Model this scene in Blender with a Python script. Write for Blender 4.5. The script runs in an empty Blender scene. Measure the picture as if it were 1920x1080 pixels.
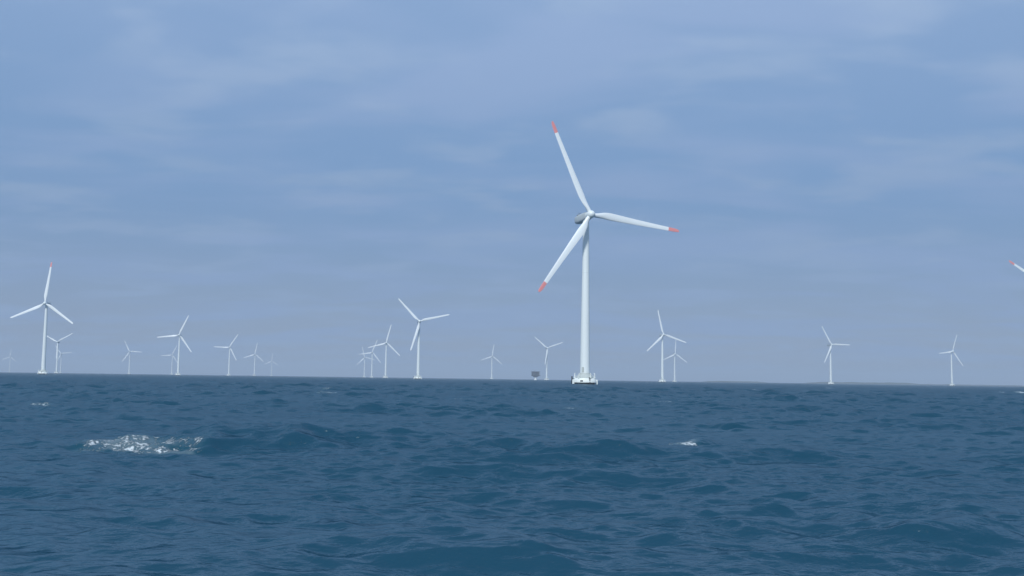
import bpy, bmesh, math, random
import numpy as np
from mathutils import Vector, Matrix
R = math.radians
scene = bpy.context.scene
col = scene.collection

# ------------------------------------------------------------------ camera
CAM_H = 1.9
cam_data = bpy.data.cameras.new("camera")
cam_data.sensor_width = 36.0
cam_data.lens = 37.5
cam_data.clip_start = 0.1
cam_data.clip_end = 60000.0
cam = bpy.data.objects.new("camera", cam_data)
col.objects.link(cam)
pitch, roll = R(4.868), 0.0137
fwd = Vector((0, math.cos(pitch), math.sin(pitch)))
rt = Vector((1, 0, 0))
up = rt.cross(fwd)
r2 = rt * math.cos(roll) + up * math.sin(roll)
u2 = up * math.cos(roll) - rt * math.sin(roll)
m = Matrix((r2, u2, -fwd)).transposed().to_4x4()
m.translation = Vector((0, 0, CAM_H))
cam.matrix_world = m
scene.camera = cam

# ------------------------------------------------------------------ light
SUN_EL, SUN_AZ = 40.0, 196.0          # azimuth clockwise from +Y: behind the camera, to the left
world = bpy.data.worlds.new("World")
scene.world = world
world.use_nodes = True
wn, wl = world.node_tree.nodes, world.node_tree.links
wn.clear()


def N(nodes, kind, **kw):
    n = nodes.new(kind)
    for k, v in kw.items():
        if k.startswith("i_"):
            n.inputs[k[2:].replace("_", " ")].default_value = v
        else:
            setattr(n, k, v)
    return n


def math_n(nodes, links, op, a, b=None, c=None, clamp=False):
    n = nodes.new("ShaderNodeMath")
    n.operation = op
    n.use_clamp = clamp
    for i, v in enumerate((a, b, c)):
        if v is None:
            continue
        if isinstance(v, (int, float)):
            n.inputs[i].default_value = v
        else:
            links.new(v, n.inputs[i])
    return n.outputs[0]


def mix_c(nodes, links, fac, a, b, blend="MIX"):
    n = nodes.new("ShaderNodeMix")
    n.data_type = "RGBA"
    n.blend_type = blend
    for s, v in ((n.inputs[0], fac), (n.inputs[6], a), (n.inputs[7], b)):
        if isinstance(v, (int, float)):
            s.default_value = v
        elif isinstance(v, tuple):
            s.default_value = v if len(v) == 4 else (*v, 1)
        else:
            links.new(v, s)
    return n.outputs[2]


def build_world():
    out = N(wn, "ShaderNodeOutputWorld")
    bg = N(wn, "ShaderNodeBackground")
    bg.inputs["Strength"].default_value = 0.10
    wl.new(bg.outputs[0], out.inputs[0])
    sky = N(wn, "ShaderNodeTexSky")
    sky.sky_type = "NISHITA"
    sky.sun_disc = False
    sky.sun_elevation = R(SUN_EL)
    sky.sun_rotation = R(SUN_AZ)
    sky.air_density = 1.0
    sky.dust_density = 0.6
    sky.ozone_density = 2.0
    tc = N(wn, "ShaderNodeTexCoord")
    sp = N(wn, "ShaderNodeSeparateXYZ")
    wl.new(tc.outputs["Generated"], sp.inputs[0])
    z = math_n(wn, wl, "MAXIMUM", sp.outputs[2], 0.0)
    zz = math_n(wn, wl, "ADD", z, 0.12)
    cx = math_n(wn, wl, "DIVIDE", sp.outputs[0], zz)
    cy = math_n(wn, wl, "DIVIDE", sp.outputs[1], zz)
    cb = N(wn, "ShaderNodeCombineXYZ")
    wl.new(cx, cb.inputs[0]); wl.new(cy, cb.inputs[1])
    # veil of thin layered cloud, long soft bands and small brighter tufts
    def noise(scale, stretch, detail, rough, off, dist=0.0):
        mp = N(wn, "ShaderNodeMapping")
        mp.inputs["Scale"].default_value = stretch
        mp.inputs["Location"].default_value = off
        mp.inputs["Rotation"].default_value = (0, 0, R(-9))
        wl.new(cb.outputs[0], mp.inputs[0])
        n = N(wn, "ShaderNodeTexNoise")
        n.inputs["Scale"].default_value = scale
        n.inputs["Detail"].default_value = detail
        n.inputs["Roughness"].default_value = rough
        n.inputs["Distortion"].default_value = dist
        wl.new(mp.outputs[0], n.inputs["Vector"])
        return n.outputs["Fac"]
    def ramp(v, a, b):
        n = N(wn, "ShaderNodeMapRange")
        n.interpolation_type = "SMOOTHSTEP"
        n.inputs["From Min"].default_value = a
        n.inputs["From Max"].default_value = b
        wl.new(v, n.inputs["Value"])
        return n.outputs[0]
    bands = ramp(noise(1.6, (0.55, 1.1, 1), 3.5, 0.5, (3.1, 1.7, 0), 0.5), 0.43, 0.64)
    tufts = ramp(noise(3.0, (0.8, 1.1, 1), 3.5, 0.5, (7.7, 4.2, 0), 0.3), 0.47, 0.70)
    # base: the sky model pulled towards the even blue of a thin veil, paler and greyer to the horizon
    hr = N(wn, "ShaderNodeMapRange")
    hr.interpolation_type = "SMOOTHSTEP"
    hr.inputs["From Min"].default_value = 0.0
    hr.inputs["From Max"].default_value = 0.20
    wl.new(z, hr.inputs["Value"])
    hi = N(wn, "ShaderNodeMapRange")
    hi.interpolation_type = "SMOOTHSTEP"
    hi.inputs["From Min"].default_value = 0.13
    hi.inputs["From Max"].default_value = 0.40
    wl.new(z, hi.inputs["Value"])
    veil = mix_c(wn, wl, hr.outputs[0], (2.30, 3.10, 4.70), (1.76, 3.12, 5.48))
    veil = mix_c(wn, wl, hi.outputs[0], veil, (2.75, 4.15, 6.65))
    base = mix_c(wn, wl, 0.90, sky.outputs[0], veil)
    c1 = mix_c(wn, wl, math_n(wn, wl, "MULTIPLY", bands, 0.75), base, mix_c(wn, wl, hi.outputs[0], (2.55, 3.72, 5.95), (3.3, 4.55, 7.0)))
    c2 = mix_c(wn, wl, math_n(wn, wl, "MULTIPLY", tufts, 0.65), c1, mix_c(wn, wl, hi.outputs[0], (2.75, 3.9, 5.85), (3.75, 5.05, 7.2)))
    wl.new(c2, bg.inputs["Color"])


build_world()
sun_data = bpy.data.lights.new("sun", "SUN")
sun_data.energy = 3.2
sun_data.angle = R(8.0)
sun_data.color = (1.0, 0.985, 0.95)
sun = bpy.data.objects.new("sun", sun_data)
col.objects.link(sun)
sd = Vector((math.sin(R(SUN_AZ)) * math.cos(R(SUN_EL)), math.cos(R(SUN_AZ)) * math.cos(R(SUN_EL)), math.sin(R(SUN_EL))))
sun.rotation_euler = sd.to_track_quat("Z", "Y").to_euler()

vs = scene.view_settings
vs.view_transform = "Standard"
vs.look = "None"
vs.exposure = 0.0
vs.gamma = 1.0


# ------------------------------------------------------------------ helpers
def mat(name, color, rough=0.5, var=0.0, vscale=1.0, stretch=(1, 1, 1), spec=0.5, bump=0.0):
    mt = bpy.data.materials.new(name)
    mt.use_nodes = True
    n, l = mt.node_tree.nodes, mt.node_tree.links
    b = n["Principled BSDF"]
    b.inputs["Roughness"].default_value = rough
    b.inputs["Specular IOR Level"].default_value = spec
    tc = N(n, "ShaderNodeTexCoord")
    mp = N(n, "ShaderNodeMapping")
    mp.inputs["Scale"].default_value = stretch
    l.new(tc.outputs["Object"], mp.inputs[0])
    nz = N(n, "ShaderNodeTexNoise")
    nz.inputs["Scale"].default_value = vscale
    nz.inputs["Detail"].default_value = 5
    l.new(mp.outputs[0], nz.inputs["Vector"])
    lo = tuple(c * (1 - var) for c in color)
    hi = tuple(min(1, c * (1 + var)) for c in color)
    l.new(mix_c(n, l, nz.outputs["Fac"], lo, hi), b.inputs["Base Color"])
    if bump:
        bp = N(n, "ShaderNodeBump")
        bp.inputs["Distance"].default_value = bump
        l.new(nz.outputs["Fac"], bp.inputs["Height"])
        l.new(bp.outputs[0], b.inputs["Normal"])
    return mt


M = {
    "paint": mat("turbine_paint", (0.70, 0.77, 0.77), 0.4, 0.05, 0.35, (1, 1, 0.15)),
    "nacelle": mat("nacelle_shaded_paint", (0.46, 0.52, 0.53), 0.45, 0.06, 0.5),  # greyer than the tower all over: shade on the nacelle put into its colour
    "blade": mat("blade_gelcoat", (0.74, 0.80, 0.81), 0.35, 0.03, 0.4),
    "red": mat("red_tip_paint", (0.68, 0.25, 0.24), 0.45, 0.06, 0.6),
    "white": mat("white_platform_paint", (0.74, 0.80, 0.78), 0.55, 0.12, 0.9, bump=0.02),
    "wet": mat("wet_dark_concrete", (0.035, 0.050, 0.050), 0.35, 0.3, 1.2, bump=0.03),
    "deck": mat("deck_grating", (0.42, 0.47, 0.45), 0.7, 0.15, 2.0),
    "dark": mat("dark_rubber", (0.018, 0.022, 0.028), 0.6, 0.2, 2.0),
    "steel": mat("grey_steel", (0.22, 0.25, 0.26), 0.5, 0.15, 1.0),
    "module": mat("platform_cladding", (0.020, 0.020, 0.024), 0.6, 0.2, 0.2),
}


def tag(o, label=None, cat=None, group=None, kind=None):
    for k, v in (("label", label), ("category", cat), ("group", group), ("kind", kind)):
        if v:
            o[k] = v
    return o


def link(name, bm, material, parent=None, smooth=True, mw=None):
    bmesh.ops.recalc_face_normals(bm, faces=bm.faces)
    me = bpy.data.meshes.new(name)
    bm.to_mesh(me); bm.free()
    for mt in (material if isinstance(material, (list, tuple)) else [material]):
        me.materials.append(mt)
    if smooth:
        me.shade_smooth()
        me.set_sharp_from_angle(angle=R(38))
    o = bpy.data.objects.new(name, me)
    col.objects.link(o)
    if parent:
        o.parent = parent
    if mw is not None:
        o.matrix_basis = mw
    return o


def lathe(bm, prof, seg=40, center=(0, 0), cap=True):
    rings = []
    for r, z in prof:
        rings.append([bm.verts.new((center[0] + r * math.cos(2 * math.pi * i / seg), center[1] + r * math.sin(2 * math.pi * i / seg), z)) for i in range(seg)])
    for a, b in zip(rings, rings[1:]):
        for i in range(seg):
            j = (i + 1) % seg
            bm.faces.new((a[i], a[j], b[j], b[i]))
    if cap:
        bm.faces.new(rings[0][::-1]); bm.faces.new(rings[-1])


def tube(bm, p, q, r, seg=8):
    p, q = Vector(p), Vector(q)
    d = (q - p).normalized()
    a = d.orthogonal().normalized(); b = d.cross(a)
    A, B = [], []
    for i in range(seg):
        t = 2 * math.pi * i / seg
        o = (a * math.cos(t) + b * math.sin(t)) * r
        A.append(bm.verts.new(p + o)); B.append(bm.verts.new(q + o))
    for i in range(seg):
        j = (i + 1) % seg
        bm.faces.new((A[i], A[j], B[j], B[i]))
    bm.faces.new(A[::-1]); bm.faces.new(B)


def box(bm, c, s, bevel=0.0, rz=0.0):
    res = bmesh.ops.create_cube(bm, size=1.0)
    vs_ = res["verts"]
    mt = Matrix.Translation(c) @ Matrix.Rotation(rz, 4, "Z") @ Matrix.Diagonal((*s, 1))
    bmesh.ops.transform(bm, matrix=mt, verts=vs_)
    if bevel:
        es = list({e for v in vs_ for e in v.link_edges})
        bmesh.ops.bevel(bm, geom=es, offset=bevel, segments=2, affect="EDGES")


# ------------------------------------------------------------------ the sea
rng = np.random.default_rng(11)


def build_sea():
    # polar sheet round the boat: fine over the forward sector, coarser elsewhere
    fine = np.radians(np.arange(-34, 34.001, 0.06))
    rest = np.radians(np.arange(35.5, 325.0, 1.5))
    th = np.concatenate([fine, rest])
    dth = np.concatenate([np.full(fine.size, np.radians(0.06)), np.full(rest.size, np.radians(1.5))])
    rr = [3.0]
    while rr[-1] < 12000:
        r = rr[-1]
        if r < 1000:
            dr = max(0.03, 0.0029 * r)
        else:
            dr = r * min(0.05, 0.0029 + (r - 1000) / 1000 * 0.01)
        rr.append(r + dr)
    rr = np.array(rr, dtype=np.float64)
    drr = np.gradient(rr)
    nr, nt = rr.size, th.size
    RR, TH = np.meshgrid(rr, th, indexing="ij")
    X0 = (RR * np.sin(TH)).astype(np.float32); Y0 = (RR * np.cos(TH)).astype(np.float32)
    spacing = np.maximum(drr[:, None], RR * dth[None, :] * 1.2).astype(np.float32)
    X = X0.copy(); Y = Y0.copy(); Z = np.zeros_like(X)
    # gusts: slow patches of rougher and calmer water
    g = np.ones_like(X)
    for k in range(7):
        a = rng.uniform(0, 6.28); L = rng.uniform(14, 60)
        g += 0.11 * np.sin((X0 * math.cos(a) + Y0 * math.sin(a)) * 6.283 / L + rng.uniform(0, 6.28)).astype(np.float32)
    # calmer in the lee of the boat, rougher farther out
    far = (1.0 + 1.9 * np.clip((RR - 28) / 140, 0, 1)).astype(np.float32)
    n = 170
    lam = np.exp(np.linspace(math.log(0.21), math.log(13.0), n)) * rng.uniform(0.95, 1.05, n)
    main = R(-90 - 12)
    for L in lam:
        spread = R(27) if L < 3 else R(24)
        a = main + rng.normal(0, spread)
        k = 2 * math.pi / L
        steep = float(np.interp(L, [0.2, 0.34, 0.8, 1.6, 3.0, 6.0, 13.0], [0.035, 0.038, 0.036, 0.028, 0.022, 0.015, 0.007]))
        A = steep / k
        w = np.clip((L / spacing - 2.0) / 2.2, 0, 1)
        w = w * w * (3 - 2 * w)
        rows = np.where(w.max(axis=1) > 0)[0]
        if rows.size == 0:
            continue
        sl = slice(rows[0], rows[-1] + 1)
        ph = (X0[sl] * math.cos(a) + Y0[sl] * math.sin(a)) * k + rng.uniform(0, 6.283)
        aw = A * w[sl] * g[sl] * (far[sl] if L < 5 else 1.0)
        Z[sl] += aw * np.cos(ph)
        s = aw * np.sin(ph) * 0.55
        X[sl] -= s * math.cos(a); Y[sl] -= s * math.sin(a)
    foam = np.zeros_like(X)

    def crest(cx, cy, hw, A, slant=0.0, front=0.6, back=1.8, lean=0.6, wob=0.15):
        # a single steeper wave whose face looks towards the boat
        sel = (np.abs(X0 - cx) < hw * 2.6) & (np.abs(Y0 - cy) < 8)
        x = X0[sel] - cx
        yc = cy + x * slant + wob * np.sin(x * 1.9 + cx) + wob * 0.6 * np.sin(x * 4.3 + cy)
        s = Y0[sel] - yc
        env = np.exp(-np.abs(x / hw) ** 2.6) * (1 + 0.13 * np.sin(x * 2.7 + 1) + 0.08 * np.sin(x * 6.1))
        h = np.where(s < 0, np.exp(-(s / front) ** 2), np.exp(-(s / back) ** 2))
        tr = -0.28 * np.exp(-((s + 2.4 * front) / (1.3 * front)) ** 2)
        Z[sel] += A * env * (h + tr)
        Y[sel] -= lean * A * env * h
        return sel, x, s, env

    # the breaking wave at the left, the second small breaker, and plain dark-faced waves
    sel, x, s, env = crest(-8.0, 28.0, 4.4, 0.31, slant=-0.03, front=0.62, back=2.0, lean=0.75, wob=0.10)
    u = x - 0.25                 # metres along the crest, from the right end of the foam
    along = np.clip((u + 3.5) / 0.6, 0, 1) * np.clip((0.10 - u) / 0.35, 0, 1)
    head = np.exp(-((u + 2.0) / 0.85) ** 2)
    fs = np.clip((s + 1.35 + 0.22 * np.clip(-(u + 2.2), 0, 9)) / 0.35, 0, 1) * np.clip((0.34 - s) / 0.30, 0, 1)
    f = along * fs * (0.50 + 0.24 * head)
    foam[sel] = np.maximum(foam[sel], f)
    lump = sum(np.sin((X0[sel] * math.cos(q) + Y0[sel] * math.sin(q)) * k + p) for q, k, p in
               ((rng.uniform(0, 6.28), rng.uniform(9, 34), rng.uniform(0, 6.28)) for _ in range(9))) * 0.011
    Z[sel] += np.clip(f - 0.2, 0, 1) * (lump * 0.9 + 0.02)
    sel, x, s, env = crest(5.6, 32.4, 1.5, 0.26, slant=0.45, front=0.6, back=1.6)
    f = np.clip((x + 1.85) / 0.4, 0, 1) * np.clip((0.15 - x) / 0.3, 0, 1) * np.clip((s + 1.0) / 0.4, 0, 1) * np.clip((0.3 - s) / 0.3, 0, 1) * 0.70
    foam[sel] = np.maximum(foam[sel], f)
    crest(8.4, 42.5, 1.9, 0.24, slant=-0.30)
    crest(16.5, 41.0, 2.0, 0.14, slant=-0.1)
    crest(5.75, 14.1, 0.95, 0.17, slant=-0.12, front=0.42, back=1.2)
    crest(-0.55, 11.7, 1.25, 0.10, slant=-0.06, front=0.36, back=1.1, wob=0.08)
    crest(-5.9, 43.0, 1.2, 0.12, slant=0.05)
    crest(4.3, 18.5, 1.3, 0.09, slant=-0.25, front=0.5, back=1.3)
    crest(-2.0, 17.3, 1.5, 0.08, slant=-0.30, front=0.5, back=1.3)

    def patch(cx, cy, hx, hy, v):
        nonlocal foam
        q = ((X0 - cx) / hx) ** 2 + ((Y0 - cy) / hy) ** 2
        foam = np.maximum(foam, v * np.exp(-q * q))

    patch(-27.1, 61.0, 0.9, 1.3, 0.70)
    patch(-19.8, 119, 1.6, 3.0, 0.80)
    patch(127, 270, 3.0, 9.0, 0.86)
    patch(-74, 330, 3.0, 12.0, 0.76)
    patch(57, 252, 2.0, 9.0, 0.76)
    patch(49, 206, 1.5, 5.0, 0.74)
    patch(34, 225, 2.2, 6.0, 0.74)
    patch(-5.5, 215, 1.0, 5.0, 0.74)
    patch(-11, 120, 0.9, 2.5, 0.70)
    patch(13.5, 95, 0.8, 2.0, 0.70)
    patch(69, 190, 1.4, 5.0, 0.72)
    patch(-95, 260, 2.2, 8.0, 0.74)
    for _ in range(11):
        d = math.exp(rng.uniform(math.log(70), math.log(420))); a = R(rng.uniform(-26, 26))
        patch(d * math.sin(a), d * math.cos(a), 0.25 + d * rng.uniform(0.002, 0.006), 0.7 + d * 0.012, rng.uniform(0.52, 0.66))
    # white water where the swell meets the nearest foundation
    q = np.hypot(X0 - 30.2, Y0 - 436.4)
    foam = np.maximum(foam, 0.55 * np.exp(-((q - 5.3) / 0.9) ** 2))

    me = bpy.data.meshes.new("sea")
    nv = nr * nt + 1
    co = np.empty((nv, 3), dtype=np.float32)
    co[:-1, 0] = X.ravel(); co[:-1, 1] = Y.ravel(); co[:-1, 2] = Z.ravel()
    co[-1] = (0, 0, 0)
    i = np.arange(nr - 1)[:, None]; j = np.arange(nt)[None, :]; jn = (j + 1) % nt
    quads = np.stack([i * nt + j, i * nt + jn, (i + 1) * nt + jn, (i + 1) * nt + j], axis=-1).reshape(-1, 4)
    jj = np.arange(nt)
    tris = np.stack([np.full(nt, nv - 1), (jj + 1) % nt, jj], axis=-1)
    lv = np.concatenate([quads.ravel(), tris.ravel()]).astype(np.int32)
    starts = np.concatenate([np.arange(quads.shape[0]) * 4, quads.shape[0] * 4 + np.arange(nt) * 3]).astype(np.int32)
    me.vertices.add(nv); me.vertices.foreach_set("co", co.ravel())
    me.loops.add(lv.size); me.loops.foreach_set("vertex_index", lv)
    me.polygons.add(starts.size); me.polygons.foreach_set("loop_start", starts)
    at = me.attributes.new("foam", "FLOAT", "POINT")
    at.data.foreach_set("value", np.append(foam.ravel(), 0).astype(np.float32))
    me.update(calc_edges=True)
    me.shade_smooth()
    o = bpy.data.objects.new("sea", me)
    col.objects.link(o)
    tag(o, "deep blue choppy sea with dark wave faces and a few whitecaps", None, None, "structure")

    mt = bpy.data.materials.new("sea_water")
    mt.use_nodes = True
    nn, l = mt.node_tree.nodes, mt.node_tree.links
    nn.remove(nn["Principled BSDF"])
    # body of the water plus sky reflection; the unresolved chop keeps the reflectance low even at grazing angles
    body_sh = N(nn, "ShaderNodeBsdfDiffuse")
    gloss = N(nn, "ShaderNodeBsdfGlossy")
    gloss.inputs["Color"].default_value = (0.84, 0.96, 1.0, 1)
    fres = N(nn, "ShaderNodeFresnel")
    fres.inputs["IOR"].default_value = 1.333
    mixs = N(nn, "ShaderNodeMixShader")
    l.new(body_sh.outputs[0], mixs.inputs[1]); l.new(gloss.outputs[0], mixs.inputs[2])
    l.new(mixs.outputs[0], nn["Material Output"].inputs["Surface"])
    tc = N(nn, "ShaderNodeTexCoord")

    def noise(scale, stretch, detail, rough=0.5, dist=0.0, rot=-12):
        mp = N(nn, "ShaderNodeMapping")
        mp.inputs["Scale"].default_value = stretch
        mp.inputs["Rotation"].default_value = (0, 0, R(rot))
        l.new(tc.outputs["Object"], mp.inputs[0])
        z = N(nn, "ShaderNodeTexNoise")
        z.inputs["Scale"].default_value = scale
        z.inputs["Detail"].default_value = detail
        z.inputs["Roughness"].default_value = rough
        z.inputs["Distortion"].default_value = dist
        l.new(mp.outputs[0], z.inputs["Vector"])
        return z.outputs["Fac"]

    gust = noise(0.05, (0.6, 1, 1), 3)
    gm = N(nn, "ShaderNodeMapRange")
    for kk, v in (("From Min", 0.35), ("From Max", 0.65), ("To Min", 0.55), ("To Max", 1.25)):
        gm.inputs[kk].default_value = v
    l.new(gust, gm.inputs["Value"])
    rip = noise(4.2, (0.5, 1, 1), 4, 0.55, 0.3)
    rip2 = noise(1.3, (0.6, 1, 1), 2, 0.5, 0.3, 8)
    hgt = math_n(nn, l, "ADD", math_n(nn, l, "MULTIPLY", rip, 0.05), math_n(nn, l, "MULTIPLY", rip2, 0.15))
    hgt = math_n(nn, l, "ADD", hgt, math_n(nn, l, "MULTIPLY", noise(11.0, (0.5, 1, 1), 3, 0.6), 0.016))
    hgt = math_n(nn, l, "MULTIPLY", hgt, gm.outputs[0])
    # foam: torn by streaky noise
    fa = N(nn, "ShaderNodeAttribute")
    fa.attribute_name = "foam"
    f1 = math_n(nn, l, "ADD", noise(3.4, (0.8, 1.0, 1.1), 6, 0.72, 0.7, 35), math_n(nn, l, "MULTIPLY", math_n(nn, l, "SUBTRACT", noise(16.0, (0.8, 1, 1), 3, 0.6), 0.5), 0.55))
    thr = math_n(nn, l, "SUBTRACT", math_n(nn, l, "ADD", fa.outputs["Fac"], math_n(nn, l, "MULTIPLY", math_n(nn, l, "SUBTRACT", f1, 0.5), 2.9)), 0.62)
    fm = math_n(nn, l, "MULTIPLY", math_n(nn, l, "MULTIPLY", thr, 3.4, clamp=True), math_n(nn, l, "MULTIPLY", fa.outputs["Fac"], 8.0, clamp=True))
    veil = math_n(nn, l, "MULTIPLY", math_n(nn, l, "SUBTRACT", math_n(nn, l, "ADD", fa.outputs["Fac"], math_n(nn, l, "MULTIPLY", math_n(nn, l, "SUBTRACT", noise(1.8, (0.7, 1, 1), 3, 0.5, 0.5), 0.5), 1.0)), 0.36), 0.38, clamp=True)
    fm = math_n(nn, l, "MAXIMUM", fm, math_n(nn, l, "MULTIPLY", veil, math_n(nn, l, "MULTIPLY", fa.outputs["Fac"], 8.0, clamp=True)))
    bp = N(nn, "ShaderNodeBump")
    bp.inputs["Distance"].default_value = 1.0
    l.new(math_n(nn, l, "ADD", hgt, math_n(nn, l, "MULTIPLY", fm, 0.03)), bp.inputs["Height"])
    for t in (body_sh, gloss, fres):
        l.new(bp.outputs[0], t.inputs["Normal"])
    rm = N(nn, "ShaderNodeMapRange")
    rm.interpolation_type = "SMOOTHSTEP"
    for kk, v in (("From Min", 0.02), ("From Max", 0.185), ("To Min", 0.012), ("To Max", 0.215)):
        rm.inputs[kk].default_value = v
    l.new(fres.outputs[0], rm.inputs["Value"])
    refl = rm.outputs[0]
    l.new(math_n(nn, l, "MULTIPLY", refl, math_n(nn, l, "SUBTRACT", 1.0, math_n(nn, l, "MULTIPLY", fm, 0.9))), mixs.inputs[0])
    body = mix_c(nn, l, gust, (0.0115, 0.055, 0.090), (0.0108, 0.052, 0.092))
    body = mix_c(nn, l, math_n(nn, l, "MULTIPLY", fa.outputs["Fac"], 0.7, clamp=True), body, (0.020, 0.085, 0.115))
    l.new(mix_c(nn, l, math_n(nn, l, "MULTIPLY", fm, 0.86), body, (0.58, 0.66, 0.70)), body_sh.inputs["Color"])
    l.new(math_n(nn, l, "ADD", math_n(nn, l, "MULTIPLY", fm, 0.5), 0.14), gloss.inputs["Roughness"])
    me.materials.append(mt)
    return o


build_sea()

# ------------------------------------------------------------------ far low coast


def build_coast(x0, x1, y, depth, hmax, seed):
    rs = random.Random(seed)
    n, mrows = 90, 7
    ph = [(rs.uniform(4, 60), rs.uniform(0, 6.28), rs.uniform(0.3, 1)) for _ in range(10)]
    bm = bmesh.new()
    grid = []
    for i in range(n + 1):
        t = i / n
        env = min(1, t / 0.16, (1 - t) / 0.16) ** 0.7 if 0 < t < 1 else 0
        prof = 0.72 + sum(a * 0.035 * math.sin(t * f + p) for f, p, a in ph) + rs.uniform(-0.06, 0.06)
        row = []
        for k in range(mrows):
            v = k / (mrows - 1)
            bulge = math.sin(math.pi * v) ** 0.6 if 0 < v < 1 else 0
            row.append(bm.verts.new((x0 + (x1 - x0) * t + rs.uniform(-4, 4), y + depth * (v - 0.5) * (0.6 + 0.4 * env), -0.6 + (hmax * env * max(0.2, prof) + 0.8) * bulge)))
        grid.append(row)
    for a, b in zip(grid, grid[1:]):
        for k in range(mrows - 1):
            bm.faces.new((a[k], b[k], b[k + 1], a[k + 1]))
    o = link("land", bm, M["land"])
    tag(o, None, None, None, "structure")


M["land"] = mat("wooded_coast", (0.045, 0.07, 0.055), 0.9, 0.35, 0.01)
LY = 4200.0
build_coast(750, 1000, LY, 220, 6.0, 3)
build_coast(1170, 1635, LY + 45, 300, 9.5, 5)
build_coast(1605, 2210, LY + 315, 300, 5.0, 9)

# ------------------------------------------------------------------ wind turbines
HUB_Z, ROTOR_R, OVERHANG = 69.0, 41.2, 4.2
TILT = Matrix.Rotation(R(-5), 4, "X")
NAC = Matrix.Translation((0, 0, HUB_Z)) @ TILT


def blade_section(r):
    # chord, thickness, twist along the span
    pts = [(0.9, 1.7, 1.7, 16), (2.2, 1.7, 1.65, 16), (4.2, 2.1, 1.3, 15), (6.6, 2.75, 0.95, 13), (8.8, 3.05, 0.78, 11),
           (13, 2.85, 0.58, 8), (20, 2.4, 0.42, 4.5), (28, 2.0, 0.30, 2), (36.2, 1.62, 0.20, 0.5), (39.4, 1.45, 0.15, 0), (40.7, 1.12, 0.11, 0), (41.2, 0.55, 0.05, 0)]
    for a, b in zip(pts, pts[1:]):
        if r <= b[0] + 1e-6:
            t = (r - a[0]) / (b[0] - a[0])
            return [a[i] + (b[i] - a[i]) * t for i in (1, 2, 3)]
    return list(pts[-1][1:])


def blade_mesh(r0, r1, steps):
    bm = bmesh.new()
    seg = 14
    rings = []
    for i in range(steps + 1):
        r = r0 + (r1 - r0) * i / steps
        c, th, tw = blade_section(r)
        roundness = max(0, min(1, (5.5 - r) / 3.3))
        off = 0.5 * roundness + 0.30 * (1 - roundness)      # pitch axis from the leading edge
        tw = R(tw)
        ring = []
        for k in range(seg):
            t = 2 * math.pi * k / seg
            cx = 0.5 * (1 + math.cos(t))                     # 1 = leading edge
            yy = 0.5 * th * math.sin(t) * (roundness + (1 - roundness) * (0.25 + 0.75 * cx ** 0.6 if cx > 0 else 0.25))
            x = (cx - 1 + off) * c
            xr = x * math.cos(tw) - yy * math.sin(tw)
            yr = x * math.sin(tw) + yy * math.cos(tw)
            pre = -0.9 * (r / ROTOR_R) ** 2
            ring.append(bm.verts.new((xr, yr + pre, r)))
        rings.append(ring)
    for a, b in zip(rings, rings[1:]):
        for k in range(seg):
            j = (k + 1) % seg
            bm.faces.new((a[k], a[j], b[j], b[k]))
    bm.faces.new(rings[0][::-1]); bm.faces.new(rings[-1])
    return bm


def pol(alpha, r, z):
    # alpha: degrees round the tower, 0 = the side seen from the boat, positive to its right
    a = R(alpha - 26)
    return Vector((r * math.sin(a), -r * math.cos(a), z))


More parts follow.
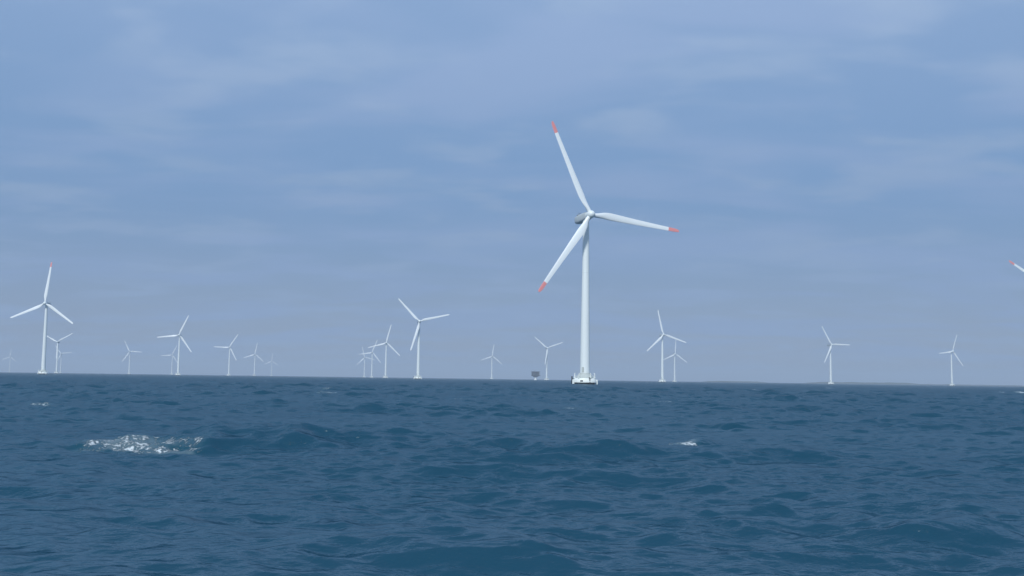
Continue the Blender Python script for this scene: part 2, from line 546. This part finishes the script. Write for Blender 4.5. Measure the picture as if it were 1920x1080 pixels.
def make_turbine():
    root = bpy.data.objects.new("wind_turbine", None)
    col.objects.link(root)
    # gravity foundation: dark wet shaft under an overhanging white conical collar
    bm = bmesh.new()
    lathe(bm, [(4.3, -4.0), (4.3, 0.95), (4.62, 1.02)], 48, cap=False)
    fd = link("foundation", bm, M["wet"], root)
    bm = bmesh.new()
    lathe(bm, [(4.6, 0.80), (4.98, 0.82), (5.02, 1.2), (4.62, 2.2), (4.36, 2.50), (4.3, 2.62), (4.2, 2.62)], 48, cap=False)
    bm.faces.new([v for v in bm.verts if abs(v.co.z - 2.62) < 1e-4 and v.co.xy.length < 4.25])
    link("collar", bm, M["white"], fd)
    bm = bmesh.new()
    lathe(bm, [(3.5, 2.625), (3.4, 3.0), (2.8, 3.6), (2.25, 4.4), (2.18, 4.7)], 40, cap=False)
    link("transition_skirt", bm, M["deck"], fd)
    # railing
    bm = bmesh.new()
    n = 14
    for i in range(n):
        a = 360 * i / n + 6
        tube(bm, pol(a, 4.18, 2.6), pol(a, 4.18, 3.8), 0.055, 6)
    for z in (3.2, 3.8):
        for i in range(42):
            tube(bm, pol(360 * i / 42, 4.18, z), pol(360 * (i + 1) / 42, 4.18, z), 0.035, 5)
    link("railing", bm, M["white"], fd)
    for a in (-72, -33, 33, 66):
        bm = bmesh.new()
        p0 = pol(a, 4.4, 2.55)
        tube(bm, p0, p0 + Vector((0, 0, 1.95)), 0.17, 8)
        tube(bm, p0 + Vector((0, 0, 1.9)), p0 * 0.9 + Vector((0, 0, 2.25)), 0.12, 8)
        box(bm, p0 + Vector((0, 0, 0.15)), (0.6, 0.6, 0.3), 0.04)
        link("davit_post", bm, M["white"], fd)
    # boat landing: dark fender tubes on the left, white fender arms left and right, ladder on the right
    bm = bmesh.new()
    for a in (-92, -84):
        tube(bm, pol(a, 5.25, -1.0), pol(a, 5.25, 3.3), 0.26, 10)
        for z in (1.1, 2.3):
            tube(bm, pol(a, 4.5, z), pol(a, 5.25, z), 0.12, 6)
    for z in np.arange(0.2, 3.2, 0.4):
        tube(bm, pol(-92, 5.2, z), pol(-84, 5.2, z), 0.05, 5)
    link("boat_landing", bm, M["dark"], fd)
    for a in (-70, 78):
        bm = bmesh.new()
        tube(bm, pol(a, 5.08, 0.15), pol(a, 5.08, 2.0), 0.32, 10)
        tube(bm, pol(a + 9, 5.08, 0.25), pol(a + 9, 5.08, 1.8), 0.26, 10)
        tube(bm, pol(a, 5.08, 1.3), pol(a + 9, 5.08, 1.3), 0.14, 6)
        link("fender", bm, M["white"], fd)
    bm = bmesh.new()
    for a in (22.5, 27.5):
        tube(bm, pol(a, 5.2, 0.0), pol(a, 4.5, 2.9), 0.10, 6)
    for t in np.linspace(0.03, 0.97, 10):
        tube(bm, pol(22.5, 5.2 - .7 * t, 2.9 * t), pol(27.5, 5.2 - .7 * t, 2.9 * t), 0.06, 5)
    link("ladder", bm, M["dark"], fd)
    bm = bmesh.new()
    c = pol(-15, 4.86, 1.42)
    box(bm, c, (1.15, 0.35, 0.62), 0.05, R(-15 - 26))
    link("hatch", bm, M["dark"], fd)
    # tower: three conical sections with thin flange rings
    prof = [(2.06, 4.5)]
    z0, z1, ra, rb = 4.5, HUB_Z - 1.75, 2.06, 1.22
    for t in (0.33, 0.66):
        z = z0 + (z1 - z0) * t; r = ra + (rb - ra) * t
        prof += [(r, z - 0.13), (r + 0.05, z - 0.12), (r + 0.05, z + 0.12), (r - 0.003, z + 0.13)]
    prof += [(rb, z1 - 0.3), (rb + 0.12, z1 - 0.28), (rb + 0.12, z1)]
    bm = bmesh.new()
    lathe(bm, prof, 48)
    tw = link("tower", bm, M["paint"], root)
    bm = bmesh.new()
    box(bm, pol(-24, 2.02, 6.0), (0.95, 0.22, 2.1), 0.05, R(-24 - 26))
    link("door", bm, M["deck"], tw)
    # nacelle
    bm = bmesh.new()
    secs = [(-2.35, 1.25, 1.25, 0.0), (-2.1, 1.5, 1.55, 0.0), (0.0, 1.72, 1.8, 0.0), (4.6, 1.72, 1.8, 0.0), (7.7, 1.6, 1.55, 0.12), (8.3, 1.35, 1.2, 0.2)]
    rings = []
    for y, hw, hh, dz in secs:
        ring = []
        for k in range(24):
            t = 2 * math.pi * k / 24
            ct, st = math.cos(t), math.sin(t)
            e = 0.55
            ring.append(bm.verts.new((hw * math.copysign(abs(ct) ** e, ct), y, dz + hh * math.copysign(abs(st) ** e, st))))
        rings.append(ring)
    for a, b in zip(rings, rings[1:]):
        for k in range(24):
            j = (k + 1) % 24
            bm.faces.new((a[k], a[j], b[j], b[k]))
    bm.faces.new(rings[0][::-1]); bm.faces.new(rings[-1])
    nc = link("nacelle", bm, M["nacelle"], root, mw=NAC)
    bm = bmesh.new()
    box(bm, (0, 6.3, 1.95), (1.9, 1.6, 0.55), 0.12)
    link("cooler", bm, M["steel"], nc)
    bm = bmesh.new()
    tube(bm, (0.7, 7.4, 1.5), (0.7, 7.4, 3.3), 0.07, 6)
    tube(bm, (0.3, 7.4, 3.1), (1.1, 7.4, 3.1), 0.05, 6)
    box(bm, (0.3, 7.4, 3.25), (0.22, 0.22, 0.3)); box(bm, (1.1, 7.4, 3.25), (0.3, 0.1, 0.25))
    link("wind_vane", bm, M["steel"], nc)
    # hub with rounded nose
    bm = bmesh.new()
    prof = [(1.35, 1.75), (1.62, 1.6), (1.68, 0.0), (1.62, -0.7), (1.4, -1.35), (1.0, -1.85), (0.5, -2.12), (0.12, -2.2)]
    lathe(bm, [(r, -z) for r, z in prof], 32)
    bmesh.ops.rotate(bm, cent=(0, 0, 0), matrix=Matrix.Rotation(R(90), 3, "X"), verts=bm.verts)
    hub = link("hub", bm, M["paint"], root, mw=NAC @ Matrix.Translation((0, -OVERHANG, 0)))
    for k in range(3):
        if k == 0:
            bl = link("blade", blade_mesh(0.9, 36.2, 60), M["blade"], root)
            tp = link("blade_tip", blade_mesh(36.2, ROTOR_R, 16), M["red"], bl)
            first = (bl, tp)
        else:
            bl = first[0].copy(); col.objects.link(bl); bl.parent = root
            tp = first[1].copy(); col.objects.link(tp); tp.parent = bl
    return root


def copy_tree(o, parent=None):
    c = o.copy()
    col.objects.link(c)
    if parent:
        c.parent = parent
    for ch in list(o.children):
        copy_tree(ch, c)
    return c


GROUP = "wind turbines standing in the sea"
# x, y, yaw of the rotor, rotor angle, label
TURBINES = [
    (30.2, 436.4, 22.0, -23.5, "largest, nearest white turbine, red blade tips and a white railed base clearly visible"),
    (-457.2, 1046.6, 2.6, 5.0, "tall white turbine at far left, second tallest complete one, one blade pointing nearly straight up"),
    (-998.5, 2353.1, 2.8, 59.0, "small turbine just right of the tall far left tower, two blades raised in a V"),
    (-1596.2, 3794.8, 2.9, -36.5, "faint hazy turbine tucked close behind the small V bladed one at far left"),
    (-2219.7, 4740.8, 2.0, 7.5, "barely visible ghostly turbine by the left edge, left of the tall far left tower"),
    (-1164.9, 3266.6, 4.1, -27.0, "small pale turbine standing alone between the far left cluster and a ghostly overlapping pair"),
    (-572.4, 1841.9, 5.1, 23.0, "medium white turbine with a level left blade, a ghostly turbine just left of its tower"),
    (-1183.9, 3737.6, 5.0, 24.5, "ghostly hazy turbine just left of a medium white tower, under its level blade"),
    (-687.3, 2609.1, 6.1, 31.0, "pale turbine with a level left blade, just left of a shorter brighter turbine"),
    (-819.1, 3419.7, 6.6, 10.5, "short bright turbine between a taller pale one and an almost invisible one"),
    (-1117.8, 4999.7, 7.0, 5.0, "almost invisible tiny turbine standing just right of a short bright one"),
    (-505.0, 3688.7, 8.9, -14.5, "shortest and leftmost of the close cluster of three overlapping turbines"),
    (-382.9, 2947.4, 9.0, 21.0, "middle one in the close cluster of three overlapping turbines"),
    (-246.1, 2104.2, 9.3, 14.0, "tallest and rightmost of the close cluster of three overlapping turbines"),
    (-111.3, 1285.3, 10.0, -43.5, "tall white turbine right of the cluster of three, two blades raised in a wide V"),
    (-57.4, 3221.5, 11.6, 9.5, "small pale turbine standing alone left of the dark offshore platform"),
    (77.5, 2313.9, 12.8, -50.0, "Y shaped turbine between the dark offshore platform and the largest turbine"),
    (221.3, 1562.8, 15.2, -12.0, "taller of the overlapping pair of turbines right of the largest turbine"),
    (407.7, 2663.4, 15.5, 5.0, "shorter of the overlapping pair of turbines right of the largest turbine"),
    (561.1, 1876.5, 18.7, -30.0, "medium turbine with a level right blade, standing in front of the wooded coast"),
    (890.5, 2160.6, 21.0, 22.5, "rightmost complete turbine, one blade pointing level left, alone near the right edge"),
    (371.9, 737.5, 20.0, 55.0, "turbine cut off by the right edge, only one red tipped blade showing"),
]
proto = make_turbine()
RED_TIPPED = (TURBINES[0][4], TURBINES[-1][4])
white_tip = None
spots = [proto] + [copy_tree(proto) for _ in TURBINES[1:]]
for o, (x, y, yaw, phi, label) in zip(spots, TURBINES):
    o.location = (x, y, 0)
    o.rotation_euler = (0, 0, R(yaw))
    tag(o, label, "wind turbine", GROUP)
    k = 0
    for ch in o.children:
        if ch.name.split(".")[0] == "blade":
            ch.matrix_basis = NAC @ Matrix.Translation((0, -OVERHANG, 0)) @ Matrix.Rotation(R(phi + 120 * k), 4, "Y")
            if label not in RED_TIPPED and not (k == 0 and label.startswith("tall white turbine at far left")):
                ch.scale = (1.0, 1.0, 0.85 if x < -400 and y < 1100 else 0.90)          # plain white blades, a little shorter
                for tip in ch.children:
                    if white_tip is None:
                        white_tip = tip.data.copy()
                        white_tip.materials[0] = M["blade"]
                    tip.data = white_tip
            k += 1

# ------------------------------------------------------------------ offshore platform


def build_platform():
    root = bpy.data.objects.new("offshore_platform", None)
    col.objects.link(root)
    root.location = (59.8, 2599.3, 0)
    root.rotation_euler = (0, 0, R(14))
    root.scale = (0.78, 0.78, 1.0)
    bm = bmesh.new()
    lathe(bm, [(4.4, -4), (4.4, 1.0), (3.6, 2.2), (3.3, 7.5), (4.6, 9.2)], 32)
    link("column", bm, M["white"], root)
    bm = bmesh.new()
    # underside tapers to the column, body above
    rings = []
    for hx, hy, z in ((4.2, 4.2, 7.2), (9.0, 7.0, 9.4), (10.6, 8.2, 9.6), (10.6, 8.2, 18.8), (10.0, 7.6, 19.3)):
        rings.append([bm.verts.new((sx * hx, sy * hy, z)) for sx, sy in ((-1, -1), (1, -1), (1, 1), (-1, 1))])
    for a, b in zip(rings, rings[1:]):
        for k in range(4):
            bm.faces.new((a[k], a[(k + 1) % 4], b[(k + 1) % 4], b[k]))
    bm.faces.new(rings[0][::-1]); bm.faces.new(rings[-1])
    link("topside_module", bm, M["module"], root, smooth=False)
    for z, ext in ((10.4, 14.0), (20.0, 13.0)):
        bm = bmesh.new()
        box(bm, ((ext - 10.9) / 2, 0, z), (ext + 10.9, 18.4, 1.1), 0.1)
        link("deck", bm, M["module"], root, smooth=False)
    bm = bmesh.new()
    for sx in (-1, 1):
        for sy in (-1, 1):
            tube(bm, (sx * 10.2, sy * 8.6, 10.9), (sx * 10.2, sy * 8.6, 19.5), 0.35, 6)
    for z in (13.0, 16.2):
        for sy in (-1, 1):
            tube(bm, (-10.2, sy * 8.6, z), (12.2, sy * 8.6, z), 0.22, 6)
    tube(bm, (12.2, -8.6, 10.9), (12.2, -8.6, 19.5), 0.3, 6)
    link("walkway_frame", bm, M["steel"], root)
    bm = bmesh.new()
    tube(bm, (-6, -5, 20.4), (-6, -5, 23.4), 0.3, 6)
    tube(bm, (-6, -5, 23.2), (1, -5, 22.0), 0.22, 6)
    link("crane", bm, M["steel"], root)
    tag(root, "dark boxy offshore substation platform on a pale column between two small turbines", "platform")


build_platform()

# ------------------------------------------------------------------ haze
HAZE = 0.00021


def build_haze():
    bm = bmesh.new()
    box(bm, (0, 0, 59.0), (25400, 25400, 128.0))
    mt = bpy.data.materials.new("haze_air")
    mt.use_nodes = True
    n, l = mt.node_tree.nodes, mt.node_tree.links
    n.remove(n["Principled BSDF"])
    v = N(n, "ShaderNodeVolumePrincipled")
    v.inputs["Color"].default_value = (0.72, 0.86, 1.0, 1)
    v.inputs["Density"].default_value = HAZE
    l.new(v.outputs[0], n["Material Output"].inputs["Volume"])
    o = link("haze", bm, mt, smooth=False)
    tag(o, None, None, None, "stuff")


build_haze()
